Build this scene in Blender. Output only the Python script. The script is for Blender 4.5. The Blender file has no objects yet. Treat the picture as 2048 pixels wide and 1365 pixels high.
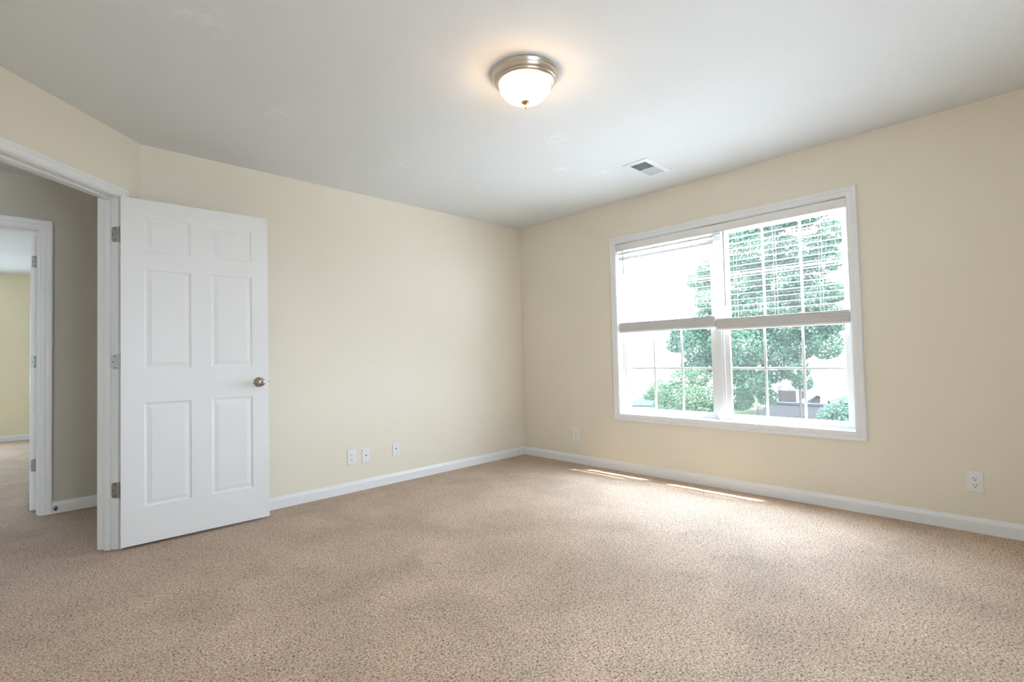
import bpy, bmesh, math, random
from mathutils import Vector, Matrix

# ------------------------------------------------------------------ scene, camera, light
scene = bpy.context.scene
COL = scene.collection
scene.view_settings.view_transform = 'Standard'
scene.view_settings.look = 'None'
scene.view_settings.gamma = 1.0
scene.view_settings.use_curve_mapping = False
scene.view_settings.exposure = 0.80

CAM_POS = Vector((-3.8472, -3.7955, 1.0596))
YAW, PITCH, ROLL, FPX = 0.7724, 0.0304, -0.0241, 993.52
cam_data = bpy.data.cameras.new('camera')
cam_data.sensor_width = 36.0
cam_data.lens = FPX * 36.0 / 2048.0
cam_data.clip_start = 0.02
cam = bpy.data.objects.new('camera', cam_data)
COL.objects.link(cam)
fw = Vector((math.sin(YAW) * math.cos(PITCH), math.cos(YAW) * math.cos(PITCH), math.sin(PITCH)))
rt = Vector((math.cos(YAW), -math.sin(YAW), 0))
up = rt.cross(fw)
r2 = rt * math.cos(ROLL) + up * math.sin(ROLL)
u2 = up * math.cos(ROLL) - rt * math.sin(ROLL)
rot = Matrix((r2, u2, -fw)).transposed().to_4x4()
cam.matrix_world = Matrix.Translation(CAM_POS) @ rot
scene.camera = cam

SKY = 9.0                                          # horizon radiance; the hazy sky brightens towards the zenith
world = bpy.data.worlds.new('world')
scene.world = world
world.use_nodes = True
bg = world.node_tree.nodes['Background']
bg.inputs['Color'].default_value = (0.77, 0.95, 1.19, 1)
wt = world.node_tree
w_tc = wt.nodes.new('ShaderNodeTexCoord'); w_sep = wt.nodes.new('ShaderNodeSeparateXYZ')
w_mr = wt.nodes.new('ShaderNodeMapRange'); w_mr.interpolation_type = 'SMOOTHSTEP'
w_mr.inputs['From Min'].default_value = 0.30; w_mr.inputs['From Max'].default_value = 0.98
w_mr.inputs['To Min'].default_value = SKY; w_mr.inputs['To Max'].default_value = SKY * 2.9
wt.links.new(w_tc.outputs['Generated'], w_sep.inputs[0]); wt.links.new(w_sep.outputs['Z'], w_mr.inputs['Value'])
wt.links.new(w_mr.outputs[0], bg.inputs['Strength'])

sun_data = bpy.data.lights.new('sun', 'SUN')
sun_data.energy = 26.0
sun_data.angle = math.radians(1.5)
sun_data.color = (1.0, 0.94, 0.82)
sun = bpy.data.objects.new('sun', sun_data)
COL.objects.link(sun)
sun.rotation_euler = Vector((-0.235, 0.42, -1.0)).to_track_quat('-Z', 'Y').to_euler()

def portal(name, loc, direction, sx, sy):
    d = bpy.data.lights.new(name, 'AREA')
    d.shape = 'RECTANGLE'; d.size = sx; d.size_y = sy
    d.cycles.is_portal = True
    o = bpy.data.objects.new(name, d); COL.objects.link(o)
    o.location = loc
    o.rotation_euler = Vector(direction).to_track_quat('-Z', 'Z').to_euler()
    return o
portal('window_portal', (0.16, -2.128, 1.29), (-1, 0, 0), 1.80, 1.55)
portal('added_rear_portal', (-3.1, -4.84, 1.45), (0, 1, 0), 1.02, 1.22)  # guides sky light through the added rear window
portal('far_room_portal', (-5.05, 6.64, 1.25), (0, -1, 0), 1.1, 1.3)
portal('far_room_side_portal', (-6.79, 4.15, 1.4), (1, 0, 0), 1.1, 1.2)

# ------------------------------------------------------------------ materials
MATS = {}
def mat(name, color, rough=0.5, metal=0.0, spec=0.5, bump=None, bump_scale=200.0, bump_dist=0.002, detail=2.0):
    m = bpy.data.materials.new(name); m.use_nodes = True
    nt = m.node_tree; b = nt.nodes['Principled BSDF']
    b.inputs['Base Color'].default_value = (*color, 1)
    b.inputs['Roughness'].default_value = rough
    b.inputs['Metallic'].default_value = metal
    b.inputs['Specular IOR Level'].default_value = spec
    if bump:
        tc = nt.nodes.new('ShaderNodeTexCoord')
        n = nt.nodes.new('ShaderNodeTexNoise'); n.inputs['Scale'].default_value = bump_scale
        n.inputs['Detail'].default_value = detail
        bp = nt.nodes.new('ShaderNodeBump'); bp.inputs['Strength'].default_value = bump
        bp.inputs['Distance'].default_value = bump_dist
        nt.links.new(tc.outputs['Object'], n.inputs['Vector'])
        nt.links.new(n.outputs['Fac'], bp.inputs['Height'])
        nt.links.new(bp.outputs['Normal'], b.inputs['Normal'])
    MATS[name] = m
    return m
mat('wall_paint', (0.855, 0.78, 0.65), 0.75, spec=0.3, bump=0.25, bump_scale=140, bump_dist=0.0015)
mat('hall_tone', (0.58, 0.55, 0.48), 0.75, spec=0.3, bump=0.25, bump_scale=140, bump_dist=0.0015)  # greyer tone chosen by eye for the hallway walls
mat('far_tone', (0.86, 0.77, 0.55), 0.75, spec=0.3, bump=0.25, bump_scale=140, bump_dist=0.0015)  # yellower tone chosen by eye for the far room walls
mat('trim_white', (0.86, 0.86, 0.855), 0.35, spec=0.45)
mat('vinyl_white', (0.84, 0.85, 0.85), 0.4)
mat('door_white', (0.86, 0.85, 0.835), 0.42, bump=0.10, bump_scale=90, bump_dist=0.001)
mat('plastic_white', (0.86, 0.86, 0.84), 0.35)
mat('slot_dark', (0.05, 0.05, 0.05), 0.6)
mat('blind_white', (0.84, 0.82, 0.79), 0.45)
mat('cord_white', (0.85, 0.85, 0.83), 0.8)
mat('wand_grey', (0.45, 0.46, 0.46), 0.4)
mat('nickel', (0.62, 0.55, 0.47), 0.28, metal=1.0)
mat('knob_metal', (0.40, 0.35, 0.30), 0.30, metal=1.0)
mat('hinge_steel', (0.36, 0.37, 0.35), 0.38, metal=1.0)
mat('hinge_light', (0.62, 0.66, 0.66), 0.45, metal=0.4)
mat('brass', (0.70, 0.48, 0.20), 0.3, metal=1.0)
mat('vent_white', (0.80, 0.82, 0.83), 0.45)
mat('vent_cavity', (0.10, 0.11, 0.11), 0.8)
mat('rubber', (0.10, 0.10, 0.09), 0.7)

# ceiling: white flat paint, faint roller texture, a few brighter touch-up patches
m = mat('ceiling_paint', (0.80, 0.81, 0.815), 0.9, spec=0.15, bump=0.35, bump_scale=110, bump_dist=0.002, detail=4)
nt = m.node_tree; b = nt.nodes['Principled BSDF']
tc = nt.nodes.new('ShaderNodeTexCoord'); prev = None
nz = nt.nodes.new('ShaderNodeTexNoise'); nz.inputs['Scale'].default_value = 14; nz.inputs['Detail'].default_value = 4
nt.links.new(tc.outputs['Object'], nz.inputs['Vector'])
for (x, y, r) in ((-3.36, -1.55, 0.16), (-2.87, -0.96, 0.10), (-1.02, -1.46, 0.10), (-0.73, -1.62, 0.09), (-1.42, -1.75, 0.14), (-1.98, -0.77, 0.12)):
    vs = nt.nodes.new('ShaderNodeVectorMath'); vs.operation = 'DISTANCE'
    vs.inputs[1].default_value = (x, y, 0)
    sep = nt.nodes.new('ShaderNodeVectorMath'); sep.operation = 'MULTIPLY'; sep.inputs[1].default_value = (1, 1, 0)
    nt.links.new(tc.outputs['Object'], sep.inputs[0]); nt.links.new(sep.outputs[0], vs.inputs[0])
    mr = nt.nodes.new('ShaderNodeMapRange'); mr.inputs['From Min'].default_value = r * 0.3; mr.inputs['From Max'].default_value = r
    mr.inputs['To Min'].default_value = 1; mr.inputs['To Max'].default_value = 0
    nt.links.new(vs.outputs['Value'], mr.inputs['Value'])
    if prev is None: prev = mr
    else:
        mx = nt.nodes.new('ShaderNodeMath'); mx.operation = 'MAXIMUM'
        nt.links.new(prev.outputs[0], mx.inputs[0]); nt.links.new(mr.outputs[0], mx.inputs[1]); prev = mx
th = nt.nodes.new('ShaderNodeMapRange'); th.inputs['From Min'].default_value = 0.45; th.inputs['From Max'].default_value = 0.62
nt.links.new(nz.outputs['Fac'], th.inputs['Value'])
mu = nt.nodes.new('ShaderNodeMath'); mu.operation = 'MULTIPLY'
nt.links.new(prev.outputs[0], mu.inputs[0]); nt.links.new(th.outputs[0], mu.inputs[1])
mc = nt.nodes.new('ShaderNodeMix'); mc.data_type = 'RGBA'
mc.inputs[6].default_value = (0.80, 0.81, 0.815, 1); mc.inputs[7].default_value = (0.87, 0.87, 0.87, 1)
nt.links.new(mu.outputs[0], mc.inputs[0]); nt.links.new(mc.outputs[2], b.inputs['Base Color'])

# carpet: twisted cut pile, tan with darker and lighter tufts
m = mat('carpet', (0.5, 0.4, 0.32), 0.75, spec=0.25)
nt = m.node_tree; b = nt.nodes['Principled BSDF']
tc = nt.nodes.new('ShaderNodeTexCoord')
def noise(scale, detail=2.0, rough=0.5, dist=0.0):
    n = nt.nodes.new('ShaderNodeTexNoise'); n.inputs['Scale'].default_value = scale
    n.inputs['Detail'].default_value = detail; n.inputs['Roughness'].default_value = rough
    n.inputs['Distortion'].default_value = dist
    nt.links.new(tc.outputs['Object'], n.inputs['Vector']); return n
n1 = noise(135, 3, 0.6, 0.7); n2 = noise(330, 2, 0.5, 1.0); n3 = noise(2.3, 3, 0.55, 0.4)
cr = nt.nodes.new('ShaderNodeValToRGB')
cr.color_ramp.elements[0].position = 0.375; cr.color_ramp.elements[0].color = (0.11, 0.057, 0.030, 1)
cr.color_ramp.elements[1].position = 0.63; cr.color_ramp.elements[1].color = (0.79, 0.635, 0.51, 1)
e = cr.color_ramp.elements.new(0.465); e.color = (0.480, 0.328, 0.217, 1)
e = cr.color_ramp.elements.new(0.54); e.color = (0.612, 0.450, 0.330, 1)
av = nt.nodes.new('ShaderNodeMath'); av.operation = 'MULTIPLY_ADD'; av.inputs[1].default_value = 0.75
sc = nt.nodes.new('ShaderNodeMath'); sc.operation = 'MULTIPLY'; sc.inputs[1].default_value = 0.25
nt.links.new(n2.outputs['Fac'], sc.inputs[0]); nt.links.new(n1.outputs['Fac'], av.inputs[0]); nt.links.new(sc.outputs[0], av.inputs[2])
nt.links.new(av.outputs[0], cr.inputs['Fac'])
pm = nt.nodes.new('ShaderNodeMapRange'); pm.inputs['From Min'].default_value = 0.35; pm.inputs['From Max'].default_value = 0.65
pm.inputs['To Min'].default_value = 0.86; pm.inputs['To Max'].default_value = 1.08
nt.links.new(n3.outputs['Fac'], pm.inputs['Value'])
vm = nt.nodes.new('ShaderNodeVectorMath'); vm.operation = 'SCALE'
nt.links.new(cr.outputs['Color'], vm.inputs[0]); nt.links.new(pm.outputs[0], vm.inputs['Scale'])
nt.links.new(vm.outputs[0], b.inputs['Base Color'])
b.inputs['Sheen Weight'].default_value = 0.10; b.inputs['Sheen Roughness'].default_value = 0.45
bp = nt.nodes.new('ShaderNodeBump'); bp.inputs['Strength'].default_value = 0.55; bp.inputs['Distance'].default_value = 0.006
nt.links.new(av.outputs[0], bp.inputs['Height']); nt.links.new(bp.outputs['Normal'], b.inputs['Normal'])

# clear window glass
m = bpy.data.materials.new('glass'); m.use_nodes = True; MATS['glass'] = m
nt = m.node_tree; nt.nodes.clear()
out = nt.nodes.new('ShaderNodeOutputMaterial'); mixs = nt.nodes.new('ShaderNodeMixShader')
tr = nt.nodes.new('ShaderNodeBsdfTransparent'); tr.inputs['Color'].default_value = (0.97, 0.985, 0.98, 1)
gl = nt.nodes.new('ShaderNodeBsdfGlossy'); gl.inputs['Roughness'].default_value = 0.0
fr = nt.nodes.new('ShaderNodeFresnel'); geo = nt.nodes.new('ShaderNodeNewGeometry')
ior = nt.nodes.new('ShaderNodeMapRange'); ior.inputs['To Min'].default_value = 1.5; ior.inputs['To Max'].default_value = 1 / 1.5
nt.links.new(geo.outputs['Backfacing'], ior.inputs['Value']); nt.links.new(ior.outputs[0], fr.inputs['IOR'])
veil = nt.nodes.new('ShaderNodeBsdfTranslucent'); veil.inputs['Color'].default_value = (0.9, 0.92, 0.92, 1)   # pale translucent layer imitating glare haze over the outside view
md = nt.nodes.new('ShaderNodeMixShader'); md.inputs[0].default_value = 0.007
nt.links.new(tr.outputs[0], md.inputs[1]); nt.links.new(veil.outputs[0], md.inputs[2])
nt.links.new(fr.outputs[0], mixs.inputs[0]); nt.links.new(md.outputs[0], mixs.inputs[1]); nt.links.new(gl.outputs[0], mixs.inputs[2])
nt.links.new(mixs.outputs[0], out.inputs[0])

# lit alabaster glass of the ceiling lamp
m = mat('lamp_glass', (0.9, 0.85, 0.75), 0.35)
b = m.node_tree.nodes['Principled BSDF']
b.inputs['Emission Color'].default_value = (1.0, 0.64, 0.33, 1)
b.inputs['Emission Strength'].default_value = 14.0

def leaf_mat(name, c0, c1):
    m = bpy.data.materials.new(name); m.use_nodes = True; MATS[name] = m
    nt = m.node_tree; nt.nodes.clear()
    out = nt.nodes.new('ShaderNodeOutputMaterial'); g = nt.nodes.new('ShaderNodeNewGeometry')
    ramp = nt.nodes.new('ShaderNodeValToRGB')
    ramp.color_ramp.elements[0].color = (*c0, 1); ramp.color_ramp.elements[1].color = (*c1, 1)
    nt.links.new(g.outputs['Random Per Island'], ramp.inputs['Fac'])
    d = nt.nodes.new('ShaderNodeBsdfDiffuse'); t = nt.nodes.new('ShaderNodeBsdfTranslucent')
    mx = nt.nodes.new('ShaderNodeMixShader'); mx.inputs[0].default_value = 0.5
    nt.links.new(ramp.outputs[0], d.inputs[0]); nt.links.new(ramp.outputs[0], t.inputs[0])
    nt.links.new(d.outputs[0], mx.inputs[1]); nt.links.new(t.outputs[0], mx.inputs[2]); nt.links.new(mx.outputs[0], out.inputs[0])
leaf_mat('leaf_green', (0.036, 0.074, 0.044), (0.060, 0.106, 0.062))
leaf_mat('leaf_lime', (0.042, 0.078, 0.038), (0.072, 0.110, 0.054))
leaf_mat('leaf_blue', (0.036, 0.070, 0.048), (0.062, 0.098, 0.066))
mat('bark', (0.040, 0.034, 0.029), 0.9, bump=0.6, bump_scale=20, bump_dist=0.02)
mat('lawn', (0.022, 0.026, 0.015), 1.0, bump=0.5, bump_scale=8, bump_dist=0.05)
mat('concrete', (0.36, 0.36, 0.36), 0.9)
mat('siding_white', (0.72, 0.72, 0.72), 0.7)
mat('siding_cream', (0.70, 0.68, 0.63), 0.7)
mat('house_glass', (0.05, 0.06, 0.07), 0.2)
mat('roof_grey', (0.0125, 0.0119, 0.0122), 0.9)
mat('roof_pale', (0.02, 0.024, 0.030), 0.9)
mat('wood_brown', (0.036, 0.024, 0.022), 0.8)
mat('flower_red', (0.16, 0.075, 0.07), 0.8)
def courses(name, axis, period, depth):          # horizontal laps as bump
    m = MATS[name]; nt = m.node_tree; b = nt.nodes['Principled BSDF']
    tc = nt.nodes.new('ShaderNodeTexCoord'); w = nt.nodes.new('ShaderNodeTexWave')
    w.wave_profile = 'SAW'; w.bands_direction = axis; w.inputs['Scale'].default_value = 0.314 / period
    bp = nt.nodes.new('ShaderNodeBump'); bp.inputs['Distance'].default_value = depth
    nt.links.new(tc.outputs['Object'], w.inputs['Vector']); nt.links.new(w.outputs['Fac'], bp.inputs['Height'])
    nt.links.new(bp.outputs['Normal'], b.inputs['Normal'])
for k in ('bark','lawn','concrete','siding_white','siding_cream','roof_grey','roof_pale','wood_brown','flower_red'):
    MATS[k].node_tree.nodes['Principled BSDF'].inputs['Specular IOR Level'].default_value = 0.0
courses('siding_white', 'Z', 0.14, 0.02); courses('siding_cream', 'Z', 0.14, 0.02)
courses('roof_grey', 'X', 0.2, 0.04)
nt = MATS['roof_grey'].node_tree; b = nt.nodes['Principled BSDF']; rr_ = nt.nodes.new('ShaderNodeValToRGB')   # shingle rows of alternating tone
rr_.color_ramp.elements[0].color = (0.0095, 0.0090, 0.0094, 1); rr_.color_ramp.elements[1].color = (0.0155, 0.0148, 0.0150, 1)
nt.links.new(next(n for n in nt.nodes if n.type == 'TEX_WAVE').outputs['Fac'], rr_.inputs['Fac']); nt.links.new(rr_.outputs['Color'], b.inputs['Base Color'])
courses('wood_brown', 'Y', 0.15, 0.02)

# ------------------------------------------------------------------ helpers
class MB:
    def __init__(s): s.v = []; s.f = []
    def add(s, vs, fs):
        o = len(s.v); s.v += [tuple(v) for v in vs]; s.f += [tuple(i + o for i in f) for f in fs]; return s
    def box(s, a, b):
        x0, y0, z0 = (min(a[i], b[i]) for i in range(3)); x1, y1, z1 = (max(a[i], b[i]) for i in range(3))
        return s.add([(x0,y0,z0),(x1,y0,z0),(x1,y1,z0),(x0,y1,z0),(x0,y0,z1),(x1,y0,z1),(x1,y1,z1),(x0,y1,z1)],
              [(0,3,2,1),(4,5,6,7),(0,1,5,4),(1,2,6,5),(2,3,7,6),(3,0,4,7)])
    def prism(s, pts, z0, z1):                     # footprint polygon, counter-clockwise
        n = len(pts)
        return s.add([(x,y,z0) for x,y in pts] + [(x,y,z1) for x,y in pts],
              [tuple(range(n-1,-1,-1)), tuple(range(n,2*n))] + [(i,(i+1)%n,(i+1)%n+n,i+n) for i in range(n)])
    def loft(s, rings, closed_ring=True, cap=True, closed_path=False):
        n = len(rings[0]); o = len(s.v)
        for r in rings: s.v += [tuple(p) for p in r]
        m = len(rings)
        for i in range(m if closed_path else m - 1):
            j = (i + 1) % m
            for k in range(n if closed_ring else n - 1):
                l = (k + 1) % n
                s.f.append((o+i*n+k, o+j*n+k, o+j*n+l, o+i*n+l))
        if cap and not closed_path:
            s.f.append(tuple(o+k for k in range(n))); s.f.append(tuple(o+(m-1)*n+k for k in range(n-1,-1,-1)))
        return s
    def lathe(s, prof, c=(0,0,0), axis='Z', seg=40):   # prof: (radius, height)
        rings = []
        for r, h in prof:
            ring = []
            for k in range(seg):
                a = 2*math.pi*k/seg; p, q = r*math.cos(a), r*math.sin(a)
                v = {'Z': (p,q,h), 'X': (h,p,q), 'Y': (q,h,p)}[axis]
                ring.append((c[0]+v[0], c[1]+v[1], c[2]+v[2]))
            rings.append(ring)
        return s.loft(rings)
    def tube(s, pts, r, seg=8):
        pts = [Vector(p) for p in pts]; rr = r if isinstance(r, (list, tuple)) else [r]*len(pts); rings = []
        for i, p in enumerate(pts):
            d = (pts[min(i+1,len(pts)-1)] - pts[max(i-1,0)]).normalized()
            a = d.cross(Vector((0,0,1)) if abs(d.z) < .9 else Vector((1,0,0))).normalized(); bb = d.cross(a)
            rings.append([p + (a*math.cos(2*math.pi*k/seg) + bb*math.sin(2*math.pi*k/seg))*rr[i] for k in range(seg)])
        return s.loft(rings)
    def build(s, name, m, parent=None, smooth=False, bevel=0.0, seg=2, loc=None):
        me = bpy.data.meshes.new(name); me.from_pydata(s.v, [], s.f); me.update()
        bm = bmesh.new(); bm.from_mesh(me); bmesh.ops.recalc_face_normals(bm, faces=bm.faces); bm.to_mesh(me); bm.free()
        me.materials.append(MATS[m])
        if smooth:
            for p in me.polygons: p.use_smooth = True
        o = bpy.data.objects.new(name, me); COL.objects.link(o)
        if bevel:
            md = o.modifiers.new('bevel', 'BEVEL'); md.width = bevel; md.segments = seg; md.limit_method = 'ANGLE'
        if smooth and not bevel:
            md = o.modifiers.new('edges', 'EDGE_SPLIT'); md.split_angle = math.radians(38)
        if parent: o.parent = parent
        if loc: o.location = loc
        return o
def thing(name, label, cat, loc=(0,0,0), rz=0.0, group=None, kind=None):
    o = bpy.data.objects.new(name, None); COL.objects.link(o)
    o.empty_display_size = 0.05; o.location = loc; o.rotation_euler = (0,0,rz)
    return tag(o, label, cat, group, kind)
def tag(o, label, cat, group=None, kind=None):
    o['label'] = label; o['category'] = cat
    if group: o['group'] = group
    if kind: o['kind'] = kind
    return o
def struct(o, label, cat): return tag(o, label, cat, None, 'structure')
def dup(root, loc, rz, label, group=None):
    r = root.copy(); COL.objects.link(r); r.location = loc; r.rotation_euler = (0,0,rz); r['label'] = label
    if group: r['group'] = group
    for ch in list(root.children):
        c = ch.copy(); COL.objects.link(c); c.parent = r
        for g in ch.children:
            d = g.copy(); COL.objects.link(d); d.parent = c
    return r
R2 = math.sqrt(0.5)
def DW(u, n, z=None):                              # door wall: u along it from the corner, n into the wall
    x = -3.35 - u*R2 - n*R2; y = -u*R2 + n*R2
    return (x, y) if z is None else (x, y, z)
H = 2.44

# ------------------------------------------------------------------ room shell
struct(MB().box((-6.8, -5.0, -0.2), (0.16, 6.8, 0.0)).build('floor', 'carpet'), 'tan and beige flecked cut pile carpet running through all rooms', 'floor')
struct(MB().box((-6.8, -5.0, H), (0.16, 6.8, H+0.15)).build('ceiling', 'ceiling_paint'), 'flat white painted ceiling with faint touch-up patches', 'ceiling')
struct(MB().prism([(-3.35,0),(0,0),(0,0.12),(-3.40,0.12)], 0, H).build('wall_back', 'wall_paint'), 'cream painted wall behind the open door, left of the room corner', 'wall')
WY0, WY1, WZ0, WZ1 = -3.022, -1.235, 0.517, 2.056  # window opening
w = MB().box((0,-5.0,0),(0.15,WY0-.02,H)).box((0,WY1+.02,0),(0.15,6.8,H)).box((0,WY0-.02,0),(0.15,WY1+.02,WZ0-.02)).box((0,WY0-.02,WZ1+.02),(0.15,WY1+.02,H))
struct(w.build('wall_window', 'wall_paint'), 'cream painted wall around the wide window', 'wall')
DU0, DU1, DH = 0.171, 0.987, 2.050                 # bedroom doorway between jamb faces
UE = 2.1
w = MB().prism([DW(0,0), (-3.40,0.12), DW(DU0-.019,0.12), DW(DU0-.019,0)], 0, H)
w.prism([DW(DU1+.019,0), DW(DU1+.019,.12), DW(UE,.12), DW(UE,0)], 0, H)
w.prism([DW(DU0-.019,0), DW(DU0-.019,.12), DW(DU1+.019,.12), DW(DU1+.019,0)], DH+.019, H)
struct(w.build('wall_door', 'wall_paint'), 'angled cream wall holding the bedroom doorway at the left', 'wall')
LX, LY = DW(UE, 0)
struct(MB().box((LX-.12,-5.0,0),(LX,LY,H)).build('wall_left', 'wall_paint'), 'cream wall on the left side, outside the view', 'wall')
RW = (-3.6, -2.6, 0.85, 2.05)                       # opening of the unseen window added behind the camera for fill daylight
w = MB().box((LX-.12,-5.0,0),(RW[0],-4.85,H)).box((RW[1],-5.0,0),(0,-4.85,H)).box((RW[0],-5.0,0),(RW[1],-4.85,RW[2])).box((RW[0],-5.0,RW[3]),(RW[1],-4.85,H))
struct(w.build('wall_rear', 'wall_paint'), 'cream wall behind the camera with an added daylight window', 'wall')
HY = 1.15                                          # hall wall with the second doorway
HX1 = -3.797; HX0 = HX1 - 0.78; HH = 2.055
w = MB().box((HX1+.019,HY,0),(0,HY+.12,H)).box((-6.8,HY,0),(HX0-.019,HY+.12,H)).box((HX0-.019,HY,HH+.019),(HX1+.019,HY+.12,H))
struct(w.build('wall_hall', 'hall_tone'), 'greyish hallway wall seen through the bedroom doorway', 'wall')
struct(MB().box((-6.8,-5.0,0),(-6.65,HY,H)).box((-1.5,.12,0),(-1.38,HY,H)).build('wall_hall_end', 'hall_tone'), 'cream end walls of the hallway, outside the view', 'wall')
FW = (-5.6, -4.5, 0.6, 1.9)
w = MB().box((-6.8,6.5,0),(FW[0],6.65,H)).box((FW[1],6.5,0),(0,6.65,H)).box((FW[0],6.5,0),(FW[1],6.65,FW[2])).box((FW[0],6.5,FW[3]),(FW[1],6.65,H))
struct(w.build('wall_far', 'far_tone'), 'yellowish cream wall at the far end of the second room', 'wall')
SW = (3.6, 4.7, 0.8, 2.0)  # opening of the side window added to brighten the far wall
w = MB().box((-6.8,HY+.12,0),(-6.65,SW[0],H)).box((-6.8,SW[1],0),(-6.65,6.5,H)).box((-6.8,SW[0],0),(-6.65,SW[1],SW[2])).box((-6.8,SW[0],SW[3]),(-6.65,SW[1],H)).box((-2.4,HY+.12,0),(-2.28,6.5,H))
struct(w.build('wall_far_side', 'far_tone'), 'cream side walls of the second room, outside the view', 'wall')

# baseboards: profile (distance from wall, height)
BASE = [(0,0),(0.014,0),(0.014,0.058),(0.0125,0.064),(0.009,0.070),(0.007,0.077),(0.004,0.083),(0,0.083)]
def baseboard(name, p0, p1, n, label):
    rings = [[(p[0]+n[0]*d, p[1]+n[1]*d, h) for d, h in BASE] for p in (p0, p1)]
    struct(MB().loft(rings).build(name, 'trim_white'), label, 'baseboard')
baseboard('baseboard_back', (-3.34,0), (-0.0,0), (0,-1), 'white baseboard below the outlets, left of the corner')
baseboard('baseboard_window', (0,0), (0,-4.85), (-1,0), 'white baseboard under the wide window')
baseboard('baseboard_hall', (HX1+.075,HY), (-1.5,HY), (0,-1), 'short white hallway baseboard beside the doorway frame')
baseboard('baseboard_far', (-6.65,6.5), (-2.4,6.5), (0,-1), 'white baseboard at the far wall of the second room')
baseboard('baseboard_door', DW(0,0), DW(DU0-.055,0), (R2,-R2), 'white baseboard stub hidden behind the open door')

# casing profile (offset outward from the opening, height off the wall)
def casing_prof(w): return [(0,0),(0,.009),(.06*w,.011),(.14*w,.0105),(.20*w,.013),(.45*w,.0145),(.52*w,.013),(.62*w,.0165),(.86*w,.018),(.95*w,.016),(w,.011),(w,0)]
def casing(mb, corners, prof, fn, closed):
    rings = [[fn(u+du*o, z+dz*o, h) for o, h in prof] for (u, z, du, dz) in corners]
    mb.loft(rings, closed_path=closed); return mb

# ------------------------------------------------------------------ bedroom doorway frame
t = struct(thing('trim_1', '', 'door frame', DW(.579,0,0)), 'white frame and casing of the bedroom doorway with the open door', 'door frame')
ox, oy, _ = t.location
def rel(p): return (p[0]-ox, p[1]-oy, p[2])
def dwr(u, n, z): return rel(DW(u, n, z))
def dwbox(mb, u0, u1, n0, n1, z0, z1):
    q = [dwr(u0,n0,0), dwr(u0,n1,0), dwr(u1,n1,0), dwr(u1,n0,0)]
    return mb.prism([(a[0],a[1]) for a in q], z0, z1)
mb = MB()
dwbox(mb, DU0-.019, DU0, 0, .12, 0, DH+.019); dwbox(mb, DU1, DU1+.019, 0, .12, 0, DH+.019); dwbox(mb, DU0, DU1, 0, .12, DH, DH+.019)
mb.build('jamb', 'trim_white', t, bevel=.0015)
mb = MB()
dwbox(mb, DU0, DU0+.011, .042, .076, 0, DH-.011); dwbox(mb, DU1-.011, DU1, .042, .076, 0, DH-.011); dwbox(mb, DU0, DU1, .042, .076, DH-.011, DH)
mb.build('door_stop_strip', 'trim_white', t, bevel=.002)
for sgn, n0 in ((-1, 0), (1, .12)):
    a, bb = DU0-.005, DU1+.005; mb = MB()
    casing(mb, [(a,0,-1,0),(a,DH+.005,-1,1),(bb,DH+.005,1,1),(bb,0,1,0)], casing_prof(.057), lambda u,z,h: dwr(u, n0+sgn*h, z), False)
    mb.build('casing', 'trim_white', t)

# ------------------------------------------------------------------ six panel door, swung open
def panel_door(parent, x0, x1, y0, y1, z0, z1, cols, rows, m='door_white'):
    # slab in local coordinates: faces at y0 and y1 carry the moulded panels
    mb = MB()
    xs = sorted([x0, x1] + [c for p in cols for c in p]); zs = sorted([z0, z1] + [c for p in rows for c in p])
    PROF = [(.004,.003),(.010,.0048),(.016,.0052),(.030,.0024),(.0355,.0020),(.0365,.0008),(.038,.0008)]
    for y, s in ((y0, 1), (y1, -1)):
        for i in range(len(xs)-1):
            for j in range(len(zs)-1):
                a, bq, c, d = xs[i], xs[i+1], zs[j], zs[j+1]
                if (a, bq) in cols and (c, d) in rows:
                    prev = [(a,y,c),(bq,y,c),(bq,y,d),(a,y,d)]
                    for o, dep in PROF:
                        cur = [(a+o,y+s*dep,c+o),(bq-o,y+s*dep,c+o),(bq-o,y+s*dep,d-o),(a+o,y+s*dep,d-o)]
                        for k in range(4): mb.add([prev[k],prev[(k+1)%4],cur[(k+1)%4],cur[k]], [(0,1,2,3)])
                        prev = cur
                    mb.add(prev, [(0,1,2,3)])
                else: mb.add([(a,y,c),(bq,y,c),(bq,y,d),(a,y,d)], [(0,1,2,3)])
    mb.add([(x0,y0,z0),(x0,y1,z0),(x0,y1,z1),(x0,y0,z1)], [(0,1,2,3)]); mb.add([(x1,y0,z0),(x1,y1,z0),(x1,y1,z1),(x1,y0,z1)], [(0,1,2,3)])
    mb.add([(x0,y0,z0),(x1,y0,z0),(x1,y1,z0),(x0,y1,z0)], [(0,1,2,3)]); mb.add([(x0,y0,z1),(x1,y0,z1),(x1,y1,z1),(x0,y1,z1)], [(0,1,2,3)])
    me_o = mb.build('slab', m, parent)
    bm = bmesh.new(); bm.from_mesh(me_o.data); bmesh.ops.remove_doubles(bm, verts=bm.verts, dist=1e-5)
    bmesh.ops.recalc_face_normals(bm, faces=bm.faces); bm.to_mesh(me_o.data); bm.free()
    return me_o
COLS = [(.112,.350),(.461,.699)]; ROWS = [(.228,.835),(1.036,1.628),(1.737,1.942)]
d1 = struct(thing('door_1', '', 'door', (-3.467,-.125,0), math.radians(-1.8)), 'white six-panel bedroom door standing open against the cream wall', 'door')
panel_door(d1, .003, .800, -.041, -.006, .016, 2.047, COLS, ROWS)
KN = [(0,0),(.031,0),(.032,.003),(.029,.007),(.020,.010),(.0125,.014),(.0115,.026),(.014,.031),(.021,.036),(.0262,.043),(.0275,.050),(.0262,.057),(.021,.062),(.012,.0645),(.0045,.065),(.004,.0635),(0,.0635)]
KX, KZ = .738, .926
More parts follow.
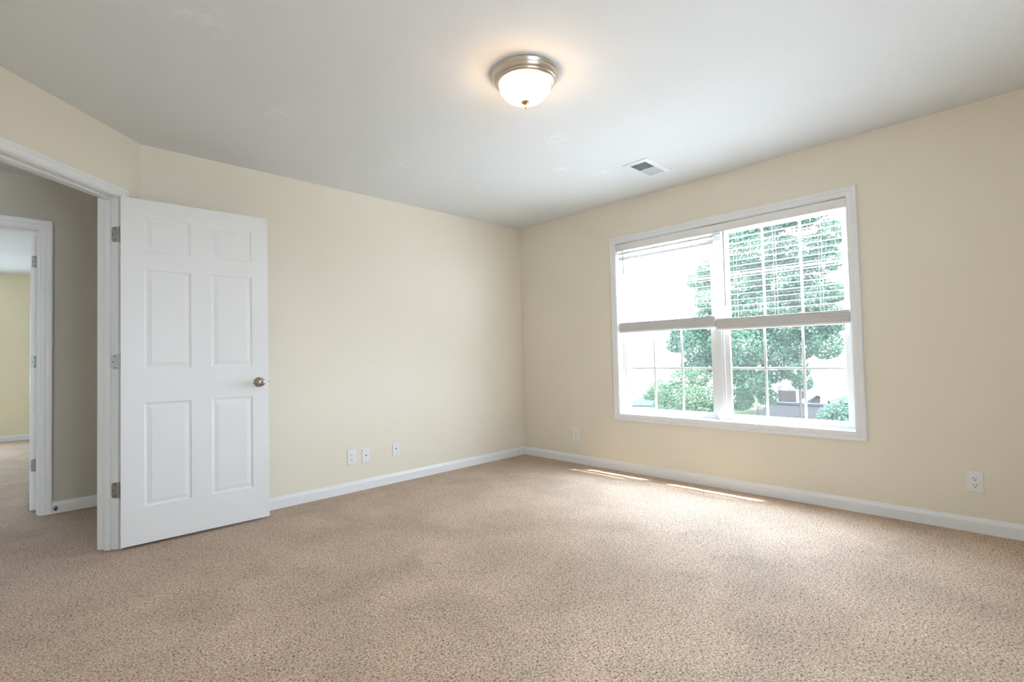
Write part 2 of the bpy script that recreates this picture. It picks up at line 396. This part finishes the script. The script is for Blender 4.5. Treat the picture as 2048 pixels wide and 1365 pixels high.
for s, y in ((-1, -.041), (1, -.006)):
    k = MB().lathe([(r, s*h) for r, h in KN], (KX, y, KZ), 'Y', 40).build('knob', 'knob_metal', d1, smooth=True)
    if s < 0: MB().lathe([(0,-.0655),(.0028,-.0655),(.0028,-.063),(0,-.063)], (KX,y,KZ), 'Y', 12).build('keyhole', 'slot_dark', k)
MB().box((.7995,-.036,KZ-.028),(.8012,-.011,KZ+.028)).box((.800,-.030,KZ-.008),(.808,-.018,KZ+.008)).build('latch', 'knob_metal', d1, bevel=.001)
def rounded(w, h, r, n=5, right=False):             # leaf outline: rounded on the free side (x = w)
    pts = [(0,-h/2)]
    for cx, cy, a0 in ((w-r,-h/2+r,-90),(w-r,h/2-r,0)):
        for i in range(n+1):
            a = math.radians(a0+90*i/n); pts.append((cx+r*math.cos(a), cy+r*math.sin(a)))
    pts.append((0,h/2)); return pts
def hinge(parent, z, m, jamb_origin, jamb_dir, jamb_nrm, label=None):
    # jamb leaf lies on the jamb, knuckle at the pin
    jo, jd, jn = Vector(jamb_origin), Vector(jamb_dir), Vector(jamb_nrm)
    mb = MB(); o2 = rounded(.034,.089,.012)
    mb.loft([[jo+jd*x+jn*e+Vector((0,0,z+y)) for x, y in o2] for e in (0,.0022)])
    hg = mb.build('hinge', m, parent)
    kb = MB()
    for a, bz in ((-.0445,-.028),(-.0272,-.0092),(-.0084,.0084),(.0092,.0272),(.028,.0445)):
        kb.lathe([(0,z+a),(.0055,z+a),(.0055,z+bz),(0,z+bz)], (0,0,0), 'Z', 14)
    kb.lathe([(0,z+.0445),(.0045,z+.0445),(.0045,z+.047),(0,z+.049)], (0,0,0), 'Z', 14)
    kb.build('knuckle', m, hg, smooth=True)
    for x, y in ((.014,.033),(.026,.0),(.014,-.033)):
        sb = MB(); c = jo+jd*x+jn*.0024+Vector((0,0,z+y)); a = jd; bq = Vector((0,0,1))
        sb.loft([[c+(a*math.cos(q*.785)+bq*math.sin(q*.785))*.0036+jn*e for q in range(8)] for e in (0,.0006)])
        sb.build('screw', 'slot_dark', hg)
    if label: hg['label'] = label
    return hg
inv = Matrix.Rotation(math.radians(1.8), 3, 'Z')
def to_d1(p): return inv @ (Vector(p) - Vector((-3.467,-.125,0)))
jo = to_d1(DW(DU0+.0005, .004, 0)); jd = inv @ Vector((-R2, R2, 0)); jn = inv @ Vector((-R2,-R2,0))
hinge(d1, 1.830, 'hinge_steel', jo, jd, jn); hinge(d1, 1.081, 'hinge_light', jo, jd, jn, 'pale painted middle hinge'); hinge(d1, .339, 'hinge_steel', jo, jd, jn)

# ------------------------------------------------------------------ hallway doorway, door edge, stop
t = struct(thing('trim_2', '', 'door frame', (HX1-.39,HY,0)), 'white moulded frame of the hallway doorway to the far room', 'door frame')
ox, oy, _ = t.location
mb = MB().box((HX1-ox,0,0),(HX1+.019-ox,.12,HH+.019)).box((HX0-.019-ox,0,0),(HX0-ox,.12,HH+.019)).box((HX0-ox,0,HH),(HX1-ox,.12,HH+.019))
mb.build('jamb', 'trim_white', t, bevel=.0015)
mb = MB().box((HX1-.008-ox,.045,0),(HX1-ox,.08,HH-.008)).box((HX0-ox,.045,0),(HX0+.008-ox,.08,HH-.008)).box((HX0-ox,.045,HH-.008),(HX1-ox,.08,HH))
mb.build('door_stop_strip', 'trim_white', t)
for sgn, y in ((-1, 0), (1, .12)):
    mb = MB(); a, bb = HX0-.004-ox, HX1+.004-ox
    casing(mb, [(a,0,-1,0),(a,HH+.004,-1,1),(bb,HH+.004,1,1),(bb,0,1,0)], casing_prof(.074), lambda u,z,h: (u, y+sgn*h, z), False)
    mb.build('casing', 'trim_white', t)
d2 = struct(thing('door_2', '', 'door', (HX1-.004, HY+.126, 0), math.radians(90)), 'white door of the far room seen edge-on in the hallway doorway', 'door')
panel_door(d2, .016, .776, .001, .036, .018, 2.045, [(.11,.33),(.45,.67)], ROWS)
for z in (1.845, 1.102, .343):
    hg = MB().loft([[(.0155-e, .002+x*.95, z+y) for x, y in rounded(.030,.089,.010)] for e in (0,.0018)]).build('hinge', 'hinge_steel', d2)
    MB().lathe([(0,z-.0445),(.0055,z-.0445),(.0055,z+.0445),(0,z+.0445)], (.008,-.004,0), 'Z', 14).build('knuckle', 'hinge_steel', hg, smooth=True)
    for x, y in ((.012,.033),(.022,0),(.012,-.033)): MB().box((.0130,.002+x-.003,z+y-.003),(.0140,.002+x+.003,z+y+.003)).build('screw', 'slot_dark', hg)
ds = thing('door_stop', 'small dark door stop screwed to the hallway baseboard', 'door stop', (-3.703, HY-.0135, .040))
MB().lathe([(0,0),(.014,0),(.014,-.004),(.006,-.008),(.005,-.05),(.005,-.055),(0,-.055)], (0,0,0), 'Y', 20).build('stem', 'hinge_steel', ds, smooth=True)
MB().lathe([(0,-.053),(.009,-.053),(.010,-.058),(.009,-.066),(0,-.067)], (0,0,0), 'Y', 20).build('rubber_tip', 'rubber', ds, smooth=True)

# ------------------------------------------------------------------ window
wn = struct(thing('window_1', '', 'window', (0, -2.1285, WZ0)), 'wide white twin sash window with grids, blinds half raised', 'window')
def W(x, y, z): return (x, y+2.1285, z-WZ0)
def wbox(mb, x0, x1, y0, y1, z0, z1): return mb.box(W(x0,y0,z0), W(x1,y1,z1))
mb = MB()
casing(mb, [(WY0,WZ0,-1,-1),(WY0,WZ1,-1,1),(WY1,WZ1,1,1),(WY1,WZ0,1,-1)], casing_prof(.062), lambda u,z,h: W(-h,u,z), True)
mb.build('casing', 'trim_white', wn)
mb = MB(); XR = .072
wbox(mb,-.001,.15,WY0-.02,WY0,WZ0-.02,WZ1+.02); wbox(mb,-.001,.15,WY1,WY1+.02,WZ0-.02,WZ1+.02); wbox(mb,-.001,.15,WY0,WY1,WZ0-.02,WZ0); wbox(mb,-.001,.15,WY0,WY1,WZ1,WZ1+.02)
mb.build('reveal', 'trim_white', wn)
MC = -2.1285; MHW = .035; FR = .014
mb = MB()
wbox(mb,XR,.15,WY0,WY0+FR,WZ0,WZ1); wbox(mb,XR,.15,WY1-FR,WY1,WZ0,WZ1); wbox(mb,XR,.15,WY0,WY1,WZ1-.02,WZ1); wbox(mb,XR-.002,.16,WY0,WY1,WZ0,WZ0+.009)
mb.build('frame', 'vinyl_white', wn, bevel=.0015)
mb = MB(); wbox(mb,XR-.004,.15,MC-MHW,MC+MHW,WZ0,WZ1); wbox(mb,XR-.008,XR,MC-.018,MC+.018,WZ0,WZ1)
mb.build('mullion', 'vinyl_white', wn, bevel=.002)
def sash(y0, y1, z0, z1, x0, x1, stile, bot, top, name):
    mb = MB()
    wbox(mb,x0,x1,y0,y0+stile,z0,z1); wbox(mb,x0,x1,y1-stile,y1,z0,z1); wbox(mb,x0,x1,y0+stile,y1-stile,z0,z0+bot); wbox(mb,x0,x1,y0+stile,y1-stile,z1-top,z1)
    s = mb.build(name, 'vinyl_white', wn, bevel=.002)
    ga, gb, gc, gd = y0+stile, y1-stile, z0+bot, z1-top; xm = (x0+x1)/2
    mb = MB(); wbox(mb, xm-.002, xm+.002, ga-.004, gb+.004, gc-.004, gd+.004); mb.build('pane', 'glass', s)
    mb = MB()
    for k in (1,2):
        y = ga+(gb-ga)*k/3; wbox(mb, xm-.009, xm-.0025, y-.008, y+.008, gc, gd)
    z = (gc+gd)/2; wbox(mb, xm-.0092, xm-.0024, ga, gb, z-.008, z+.008)
    mb.build('muntin_grid', 'vinyl_white', s, bevel=.002)
for y0, y1 in ((MC+MHW, WY1-FR), (WY0+FR, MC-MHW)):
    sash(y0, y1, WZ0+.009, 1.315, .082, .104, .040, .040, .034, 'lower_sash')
    sash(y0, y1, 1.285, WZ1-.02, .109, .131, .040, .034, .040, 'upper_sash')

# unseen rear and side windows added for fill daylight, plus the far room's window
def plain_window(name, label, horiz, fixed, a0, a1, z0, z1):
    o = struct(thing(name, '', 'window', (0,0,0)), label, 'window')
    def P(a, d, z): return (a, fixed+d, z) if horiz else (fixed+d, a, z)
    mb = MB()
    for q0, q1, c0, c1 in ((a0,a0+.05,z0,z1),(a1-.05,a1,z0,z1),(a0,a1,z0,z0+.05),(a0,a1,z1-.05,z1),((a0+a1)/2-.04,(a0+a1)/2+.04,z0,z1),(a0,a1,(z0+z1)/2-.02,(z0+z1)/2+.02)):
        mb.box(P(q0,-.03,c0), P(q1,.03,c1))
    f = mb.build('frame', 'vinyl_white', o)
    MB().box(P(a0+.02,-.002,z0+.02), P(a1-.02,.002,z1-.02)).build('pane', 'glass', f)
plain_window('added_rear_window', 'unseen white window added behind the camera to light the room', True, -4.93, RW[0], RW[1], RW[2], RW[3])
plain_window('window_3', 'white window of the far room, hidden by the hallway wall', True, 6.58, *FW)
plain_window('added_side_window', 'white side window added to light the far room, hidden by the hallway wall', False, -6.73, *SW)

# ------------------------------------------------------------------ blinds
va = MB().box((-.008,WY0+.003,1.990),(-.003,WY1-.003,2.0475)).box((-.003,WY0+.003,2.040),(.045,WY1-.003,2.0475)).box((-.010,WY0+.003,1.990),(-.003,WY1-.003,1.995))
tag(va.build('blind_valance', 'blind_white', bevel=.001), 'long off-white valance across the top of both window blinds', 'valance')
def blind(y0, y1, zb, ladders, wand, label, tilt_top):
    o = thing('window_blind', label, 'blind', (.03, (y0+y1)/2, 2.04), 0, 'half-raised window blinds')
    ox, oy, oz = o.location
    def b(mb, x0, x1, a, c, z0, z1): return mb.box((x0-ox,a-oy,z0-oz),(x1-ox,c-oy,z1-oz))
    hr = MB(); b(hr, .006, .050, y0, y1, 1.998, 2.038); hr.build('headrail', 'blind_white', o)
    sl = MB(); zt = zb+.018+17*.0042; zs = []
    n = int((1.985-zt-.02)/.0435)
    for i in range(n):
        z = 1.972-i*.0435; zs.append(z)
        ang = math.radians((28, 52)[i] if (tilt_top and i < 2) else 3); ca, sa = math.cos(ang), math.sin(ang)
        prof = [(-.025,0),(-.012,.0018),(0,.0024),(.012,.0018),(.025,0),(.025,-.0026),(.012,-.0008),(0,-.0002),(-.012,-.0008),(-.025,-.0026)]
        pr = [(p*ca-q*sa, p*sa+q*ca) for p, q in prof]
        sl.loft([[(p, yy-oy, z+q-oz) for p, q in pr] for yy in (y0, y1)])
    sl.build('slats', 'blind_white', o)
    st = MB(); rnd = random.Random(5)
    for i in range(17):
        z = zb+.019+i*.0042; dx = rnd.uniform(-.0015,.0015); dz = rnd.uniform(-.0004,.0004)
        b(st, .005+dx, .055+dx, y0, y1, z+dz, z+.0031+dz)
    st.build('slat_stack', 'blind_white', o)
    br = MB(); b(br, .004, .056, y0, y1, zb, zb+.0175); br.build('bottom_rail', 'blind_white', o, bevel=.003)
    for ly in ladders:
        lc = MB()
        for x in (.002, .058): lc.tube([(x-ox, ly-oy, 1.995-oz), (x-ox, ly-oy, zt-oz)], .0011, 6)
        lc.tube([(.03-ox, ly+.012-oy, 1.995-oz), (.03-ox, ly+.012-oy, zb-oz)], .0010, 6)
        for z in zs:
            lc.tube([(.002-ox, ly-oy, z-.004-oz), (.058-ox, ly-oy, z-.004-oz)], .0008, 5)
        for i in range(6):                                   # slack ladder loops in front of the stack
            z = zb+.022+i*.0115; lc.tube([(.003-ox, ly-.006-oy, z-oz), (-.001-ox, ly-oy, z+.004-oz), (.003-ox, ly+.006-oy, z-oz)], .0012, 5)
        lc.build('ladder_cord', 'cord_white', o)
    wy, wz = wand
    wd = MB().tube([(-.0005-ox, wy-oy, 1.988-oz), (-.001-ox, wy-oy, wz-oz)], .0038, 8)
    wd.lathe([(0,wz-.03-oz),(.0052,wz-.028-oz),(.0052,wz-oz),(.0038,wz+.01-oz)], (-.001-ox, wy-oy, 0), 'Z', 10)
    wd.build('tilt_wand', 'wand_grey', o, smooth=True)
blind(-2.124, -1.243, 1.245, (-1.375,-1.675,-1.955), (-1.309,1.80), 'left window blind, white house wall glaring behind its slats', True)
blind(-3.013, -2.134, 1.222, (-2.285,-2.568,-2.858), (-2.214,1.44), 'right window blind, green tree showing behind its slats', False)

# ------------------------------------------------------------------ ceiling light
cl = thing('ceiling_light', 'lit flush-mount ceiling light with brushed nickel ring and frosted bowl', 'ceiling light', (-2.1085,-2.1465,H))
RING = [(0,0),(.163,0),(.166,-.006),(.165,-.012),(.159,-.018),(.158,-.022),(.156,-.030),(.149,-.040),(.146,-.042),(.1445,-.048),(.139,-.053),(.133,-.055),(.129,-.055),(.128,-.050),(0,-.050)]
MB().lathe(RING, (0,0,0), 'Z', 72).build('ring', 'nickel', cl, smooth=True)
bowl = [(.128,-.045)]
for i in range(0, 19):
    a = math.radians(90*i/18); bowl.append((.128*math.cos(a)**.85 if i < 18 else 0.0, -.052-.088*math.sin(a)))
MB().lathe(bowl, (0,0,0), 'Z', 64).build('glass_bowl', 'lamp_glass', cl, smooth=True)
MB().lathe([(0,-.136),(.018,-.137),(.0225,-.140),(.019,-.145),(.008,-.150),(.0048,-.155),(.0060,-.161),(.0048,-.168),(.0022,-.174),(0,-.175)], (0,0,0), 'Z', 24).build('finial', 'brass', cl, smooth=True)

# ------------------------------------------------------------------ ceiling vent
vx0, vx1, vy0, vy1 = -.722, -.362, -1.998, -1.798
vt = thing('ceiling_vent', 'white rectangular ceiling air register near the window wall', 'vent', ((vx0+vx1)/2,(vy0+vy1)/2,H))
hx, hy = (vx1-vx0)/2, (vy1-vy0)/2; gx, gy = hx-.038, hy-.036
pr = [(0,0),(0,-.004),(.006,-.007),(.034,-.010),(.038,-.010),(.038,-.002)]
rings = [[(sx*(hx-o), sy*(hy-o), h) for o, h in pr] for sx, sy in ((-1,-1),(1,-1),(1,1),(-1,1))]
mb = MB().loft(rings, closed_path=True).box((-.004,-gy,-.010),(.004,gy,-.002)); mb.build('frame', 'vent_white', vt)
MB().box((-gx,-gy,-.0016),(gx,gy,-.0004)).build('duct_opening', 'vent_cavity', vt)
for sgn, nm in ((-1,'louvers'),(1,'louvers')):
    mb = MB()
    for i in range(11):
        x = sgn*(.011+i*.0125); dx = -.0040*sgn
        a = [(x-dx,-gy,-.0095),(x-dx,gy,-.0095),(x+dx,gy,-.0025),(x+dx,-gy,-.0025)]
        bq = [(p[0]+.0009,p[1],p[2]) for p in a]
        mb.add(a+bq, [(0,1,2,3),(7,6,5,4),(0,4,5,1),(1,5,6,2),(2,6,7,3),(3,7,4,0)])
    mb.build(nm, 'vent_white', vt)

# ------------------------------------------------------------------ wall plates (local: x across, y out of wall is -y, z up)
def plate_mesh(w, h):
    return MB().loft([[(sx*(w/2-o), -d, sz*(h/2-o)) for sx, sz in ((-1,-1),(1,-1),(1,1),(-1,1))] for o, d in ((0,0),(0,.003),(.003,.0055))])
def duplex(label, loc, rz, group):
    o = thing('power_outlet', label, 'outlet', loc, rz, group)
    plate_mesh(.074,.117).build('cover_plate', 'plastic_white', o, bevel=.0008)
    for zc in (.0198,-.0198):
        pts = []
        for k in range(40):
            a = 2*math.pi*k/40; x = .0172*math.cos(a); z = max(-.0140, min(.0140, .0172*math.sin(a))); pts.append((x, z))
        f = MB().loft([[(x*q, -d, zc+z*q) for x, z in pts] for q, d in ((1.0,.005),(1.0,.0068),(.95,.0074))]).build('receptacle', 'plastic_white', o)
        s = MB().box((-.0078,-.0078,zc-.0008),(-.0050,-.0072,zc+.0085)).box((.0050,-.0078,zc+.0005),(.0076,-.0072,zc+.0080))
        s.lathe([(0,-.0078),(.0030,-.0078),(.0030,-.0072),(0,-.0072)], (0,0,zc-.0078), 'Y', 14); s.build('slots', 'slot_dark', f)
    MB().lathe([(0,-.0050),(.0028,-.0050),(.0028,-.0064),(0,-.0068)], (0,0,0), 'Y', 12).build('screw', 'plastic_white', o)
    return o
o1 = duplex('white power outlet just right of the open door', (-1.981,-.0002,.2775), 0, 'white duplex power outlets')
dup(o1, (-.0002,-.7165,.2825), math.radians(90)*-1, 'small white power outlet near the room corner, left of the window')
dup(o1, (-.0002,-3.579,.283), math.radians(-90), 'white power outlet low on the wall right of the window')
def jack(label, loc, w, h, coax):
    o = thing('wall_jack', label, 'wall plate', loc, 0, 'white cable wall plates')
    plate_mesh(w, h).build('cover_plate', 'plastic_white', o, bevel=.0008)
    if coax:
        c = MB().lathe([(0,-.005),(.0062,-.005),(.0062,-.008),(.0048,-.0085),(.0048,-.014),(.0038,-.014),(.0038,-.012),(0,-.012)], (0,0,.002), 'Y', 16).build('coax_connector', 'hinge_steel', o, smooth=True)
        MB().lathe([(0,-.0125),(.0036,-.0125),(.0036,-.0119),(0,-.0119)], (0,0,.002), 'Y', 12).build('socket_hole', 'slot_dark', c)
    else:
        c = MB().box((-.010,-.0075,-.002),(.010,-.005,.020)).build('jack_housing', 'plastic_white', o, bevel=.001)
        MB().box((-.0058,-.0082,.004),(.0058,-.0074,.0125)).build('socket_hole', 'slot_dark', c)
    for z in (-.044,.044): MB().lathe([(0,-.005),(.0026,-.005),(.0026,-.0062),(0,-.0064)], (0,0,z), 'Y', 12).build('screw', 'wand_grey', o)
jack('white coaxial wall plate close to the left outlet', (-1.8585,-.0002,.2725), .070, .114, True)
jack('white phone jack plate standing alone, nearest the corner', (-1.5775,-.0002,.2815), .066, .110, False)

# ------------------------------------------------------------------ outdoors
GZ = -2.9
tag(MB().box((.6,-40,GZ-.2),(90,70,GZ)).build('lawn', 'lawn'), 'pale sunlit lawn far below the window', 'lawn', kind='structure')
tag(MB().box((.6,-16,GZ),(6.2,12,GZ+.06)).build('reflector', 'concrete'), 'pale concrete patio added unseen under the window to bounce daylight indoors', 'reflector', kind='structure')  # unseen concrete slab added to bounce daylight onto the ceiling
CFW, CR, CU = fw, r2, u2
def at(px, py, x):                                  # scene point seen at (px, py) on the plane x
    d = CFW + CR*((px-1024)/FPX) - CU*((py-682.5)/FPX); t = (x-CAM_POS.x)/d.x
    return CAM_POS + d*t
def leaves(mb, rnd, c, r, n, size, squash=.85):
    for _ in range(n):
        while True:
            p = Vector((rnd.uniform(-1,1),rnd.uniform(-1,1),rnd.uniform(-1,1)))
            if .15 < p.length < 1: break
        p = p.normalized()*p.length**.6
        q = c + Vector((p.x*r*1.1, p.y*r, p.z*r*squash))
        s = size*rnd.uniform(.6,1.25)
        nrm = (p*.5 + Vector((rnd.gauss(0,.6),rnd.gauss(0,.6),rnd.gauss(.5,.6)))).normalized()
        a = nrm.cross(Vector((rnd.gauss(0,1),rnd.gauss(0,1),rnd.gauss(0,1)))).normalized(); b = nrm.cross(a)
        mb.add([q-a*s*.6, q-a*s*.1+b*s*.45, q+a*s*.65-nrm*s*.15, q-a*s*.1-b*s*.45], [(0,1,2,3)])
def tree(name, label, blobs, leaf, m, base, crown_pts, trunk_r, seed, density, cat='tree', group=None):
    rnd = random.Random(seed)
    o = thing(name, label, cat, (base[0], base[1], GZ), 0, group)
    off = Vector((base[0], base[1], GZ)); mb = MB()
    ctrs = []
    for px, py, rp, x in blobs:
        c = at(px, py, x); dist = (c-CAM_POS).dot(CFW); r = rp*dist/FPX; ctrs.append(c)
        leaves(mb, rnd, c-off, r, int(density*r*r/leaf**2), leaf)
    me = bpy.data.meshes.new('foliage'); me.from_pydata(mb.v, [], mb.f); me.materials.append(MATS[m])
    f = bpy.data.objects.new('foliage', me); COL.objects.link(f); f.parent = o
    tb = MB(); top = Vector(crown_pts)-off
    tb.tube([(0,0,-.05), top*.35+Vector((.03,.02,0)), top*.7, top], [trunk_r*1.2, trunk_r, trunk_r*.8, trunk_r*.45], 10)
    for c in ctrs[::2]:
        st = top*rnd.uniform(.55,.95); e = c-off
        tb.tube([st, st.lerp(e,.5)+Vector((0,0,.1)), e], [trunk_r*.35, trunk_r*.22, trunk_r*.08], 6)
    tb.build('trunk', 'bark', o, smooth=True)
    return o
X1 = 9.0
main = [(1492,690,52,8.6),(1478,640,45,9.2),(1510,625,55,9),(1480,565,55,9),(1505,500,58,9),(1560,560,55,9.4),(1560,650,48,9.2),(1470,735,38,8.8),(1500,760,40,8.8),(1480,800,26,9),
        (1535,795,20,9.2),(1540,700,40,9),(1590,690,40,9.5),(1625,660,36,9.6),(1660,640,34,9.5),(1620,590,48,9.6),(1665,585,26,9.6),(1605,500,50,9.4),(1650,520,34,9.5),
        (1540,430,50,9.2),(1600,425,40,9.4),(1660,465,32,9.5),(1645,405,34,9.4),(1475,455,42,9),(1650,690,34,9.4),(1590,740,28,9.2),(1605,765,20,9.4),(1545,745,26,9.2)]
tree('shade_tree', 'large leafy green tree filling the right window', main, .060, 'leaf_green', at(1608,800,9.4), at(1585,560,9.3), .035, 3, 30.0, group='green trees outside the window')
left = [(1400,690,42,9.8),(1375,670,34,10),(1352,690,20,10),(1420,650,40,10),(1415,725,26,9.6),(1385,735,24,9.8),(1425,600,36,10),(1400,560,26,10.2),(1430,540,34,10.2),(1360,655,20,10),(1440,700,40,9.8)]
tree('shade_tree', 'leafy branches of the tree at the right side of the left window', left, .060, 'leaf_green', at(1442,800,10.6), at(1435,620,10.2), .10, 8, 26.0, group='green trees outside the window')
lowl = [(1345,790,34,8),(1380,800,34,7.8),(1410,795,34,8),(1320,780,24,8.2),(1365,760,26,8.2),(1400,755,22,8.2),(1300,790,14,8.2),(1350,825,34,7.8),(1400,830,34,7.8),(1325,815,20,8)]
tree('garden_shrub', 'pale green shrub below in the lower left window', lowl, .055, 'leaf_lime', at(1370,830,8), at(1370,800,8), .05, 11, 22, 'shrub', 'shrubs outside the window')
lowr = [(1683,815,22,7),(1660,826,20,7),(1690,835,24,7),(1650,838,16,7),(1692,800,12,7.2),(1672,845,26,7)]
tree('garden_shrub', 'blue-green shrub at the bottom right corner of the window', lowr, .055, 'leaf_blue', at(1680,840,7), at(1680,825,7), .04, 17, 20, 'shrub', 'shrubs outside the window')

def house(name, label, x, y0, y1, depth, z1, wallm, roofm, wins, ridge=1.6, group='white neighbouring houses'):
    o = thing(name, label, 'house', (x, (y0+y1)/2, GZ), 0, group); cy = (y0+y1)/2
    MB().box((0,y0-cy,0),(depth,y1-cy,z1-GZ)).build('wall', wallm, o)
    h = z1-GZ; e = .35
    MB().loft([[(-e,yy-cy,h-.05),(depth/2,yy-cy,h+ridge),(depth+e,yy-cy,h-.05),(depth/2,yy-cy,h+ridge-.25)] for yy in (y0-e, y1+e)]).build('roof', roofm, o)
    for px0, py0, px1, py1 in wins:
        a, bq = at(px0,py0,x), at(px1,py1,x)
        f = MB().box((-.05,a.y-cy+.08,a.z-GZ+.08),(.02,bq.y-cy-.08,bq.z-GZ-.08)).build('window', 'siding_white', o)
        MB().box((-.06,a.y-cy,a.z-GZ),(-.02,bq.y-cy,bq.z-GZ)).build('pane', 'house_glass', f)
p0, p1 = at(1349,740,24), at(1200,740,24)
house('neighbor_house', 'glaring white house wall behind the left window', 24, p0.y, p1.y, 9, 5.2, 'siding_white', 'siding_white', [(1256,728,1268,740),(1257,775,1267,787)])
p0, p1 = at(1720,780,24), at(1548,780,24)
house('neighbor_house', 'white house with a grey window behind the shingled garage roof', 24, p0.y, p1.y, 9, 4.2, 'siding_cream', 'siding_white', [(1661,775,1681,791),(1576,774,1588,787),(1556,772,1566,790)])
# garage whose shingled roof slopes towards the window
p0, p1 = at(1700,813,14), at(1536,803,14); gy0, gy1, gz = p0.y, p1.y, p0.z
g = thing('garage', 'low garage with a grey shingled roof beyond the right window', 'garage', (12.5,(gy0+gy1)/2,GZ)); cy = (gy0+gy1)/2
MB().box((-1.2,gy0-cy+.2,0),(3.6,gy1-cy-.2,gz-1.1-GZ)).build('wall', 'siding_cream', g)
MB().loft([[(-1.7,yy-cy,gz-1.25-GZ),(1.5,yy-cy,gz-GZ),(4.2,yy-cy,gz-1.25-GZ),(4.2,yy-cy,gz-1.35-GZ),(1.5,yy-cy,gz-.12-GZ),(-1.7,yy-cy,gz-1.35-GZ)] for yy in (gy0,gy1)]).build('roof', 'roof_grey', g)
MB().box((1.36,gy0-cy,gz-.03-GZ),(1.64,gy1-cy,gz+.03-GZ)).build('ridge_cap', 'roof_pale', g)
# shed with a brown gable
a, bq, c = at(1620,806,18), at(1664,806,18), at(1636,791,18)
s = thing('shed', 'small brown gabled shed with white trim behind the garage roof', 'shed', (18,c.y,GZ))
MB().loft([[(x,a.y-c.y,0),(x,a.y-c.y,a.z-GZ),(x,0,c.z-GZ),(x,bq.y-c.y,bq.z-GZ),(x,bq.y-c.y,0)] for x in (0,3)]).build('wall', 'wood_brown', s)
MB().loft([[(x,a.y-c.y+.3,a.z-GZ-.1),(x,0,c.z-GZ+.02),(x,bq.y-c.y-.3,bq.z-GZ-.1),(x,bq.y-c.y-.3,bq.z-GZ+.08),(x,0,c.z-GZ+.22),(x,a.y-c.y+.3,a.z-GZ+.08)] for x in (-.15,3.2)]).build('roof', 'siding_white', s)
MB().box((-.03,-.32,a.z-GZ-.6),(.02,-.08,a.z-GZ+.22)).build('door_strip', 'siding_white', s)
# deck with railing
a, bq = at(1618,806,20), at(1552,803,20)
dk = thing('deck', 'raised wooden deck with slatted railing beside the white house', 'deck', (20,(a.y+bq.y)/2,GZ)); cy = (a.y+bq.y)/2; hz = a.z-GZ
MB().box((0,a.y-cy,hz-.2),(3,bq.y-cy,hz)).build('platform', 'wood_brown', dk)
rl = MB().box((-.04,a.y-cy,hz+.42),(.04,bq.y-cy,hz+.5)).box((-.03,a.y-cy,hz+.06),(.03,bq.y-cy,hz+.12))
n = 26
for i in range(n+1):
    y = a.y-cy+(bq.y-a.y)*i/n; rl.box((-.02,y-.03,hz),(.02,y+.03,hz+.45))
rl.build('railing', 'wood_brown', dk)
for y in (a.y-cy, (a.y-bq.y)*.0+ (a.y-cy)*.45, bq.y-cy): MB().box((-.08,y-.1,-.0),(.08,y+.1,hz+.55)).build('post', 'siding_white', dk)
# pale roof seen at the lower left
a, bq, c = at(1246,811,15), at(1313,812,15), at(1268,787,15)
sh = thing('garage', 'pale blue-roofed outbuilding at the lower left of the window', 'garage', (15,c.y,GZ))
MB().box((.3,bq.y-c.y+.2,0),(3,a.y-c.y-.1,a.z-GZ-.05)).build('wall', 'siding_white', sh)
MB().loft([[(0,bq.y-c.y,bq.z-GZ-.06),(0,bq.y-c.y,bq.z-GZ),(1.6,0,c.z-GZ),(0,a.y-c.y,a.z-GZ),(0,a.y-c.y,a.z-GZ-.06)],[(3.2,bq.y-c.y,bq.z-GZ-.06),(3.2,bq.y-c.y,bq.z-GZ),(1.7,0,c.z-GZ),(3.2,a.y-c.y,a.z-GZ),(3.2,a.y-c.y,a.z-GZ-.06)]]).build('roof', 'roof_pale', sh)
# red flowering shrub on the lawn
fl = [(1516,815,7,20),(1508,817,6,20),(1524,817,6,20)]
tree('flowering_shrub', 'small reddish shrub on the lawn left of the garage roof', fl, .10, 'flower_red', at(1516,820,20), at(1516,814,20), .05, 23, 6.0, 'shrub')
bpy.context.view_layer.update()
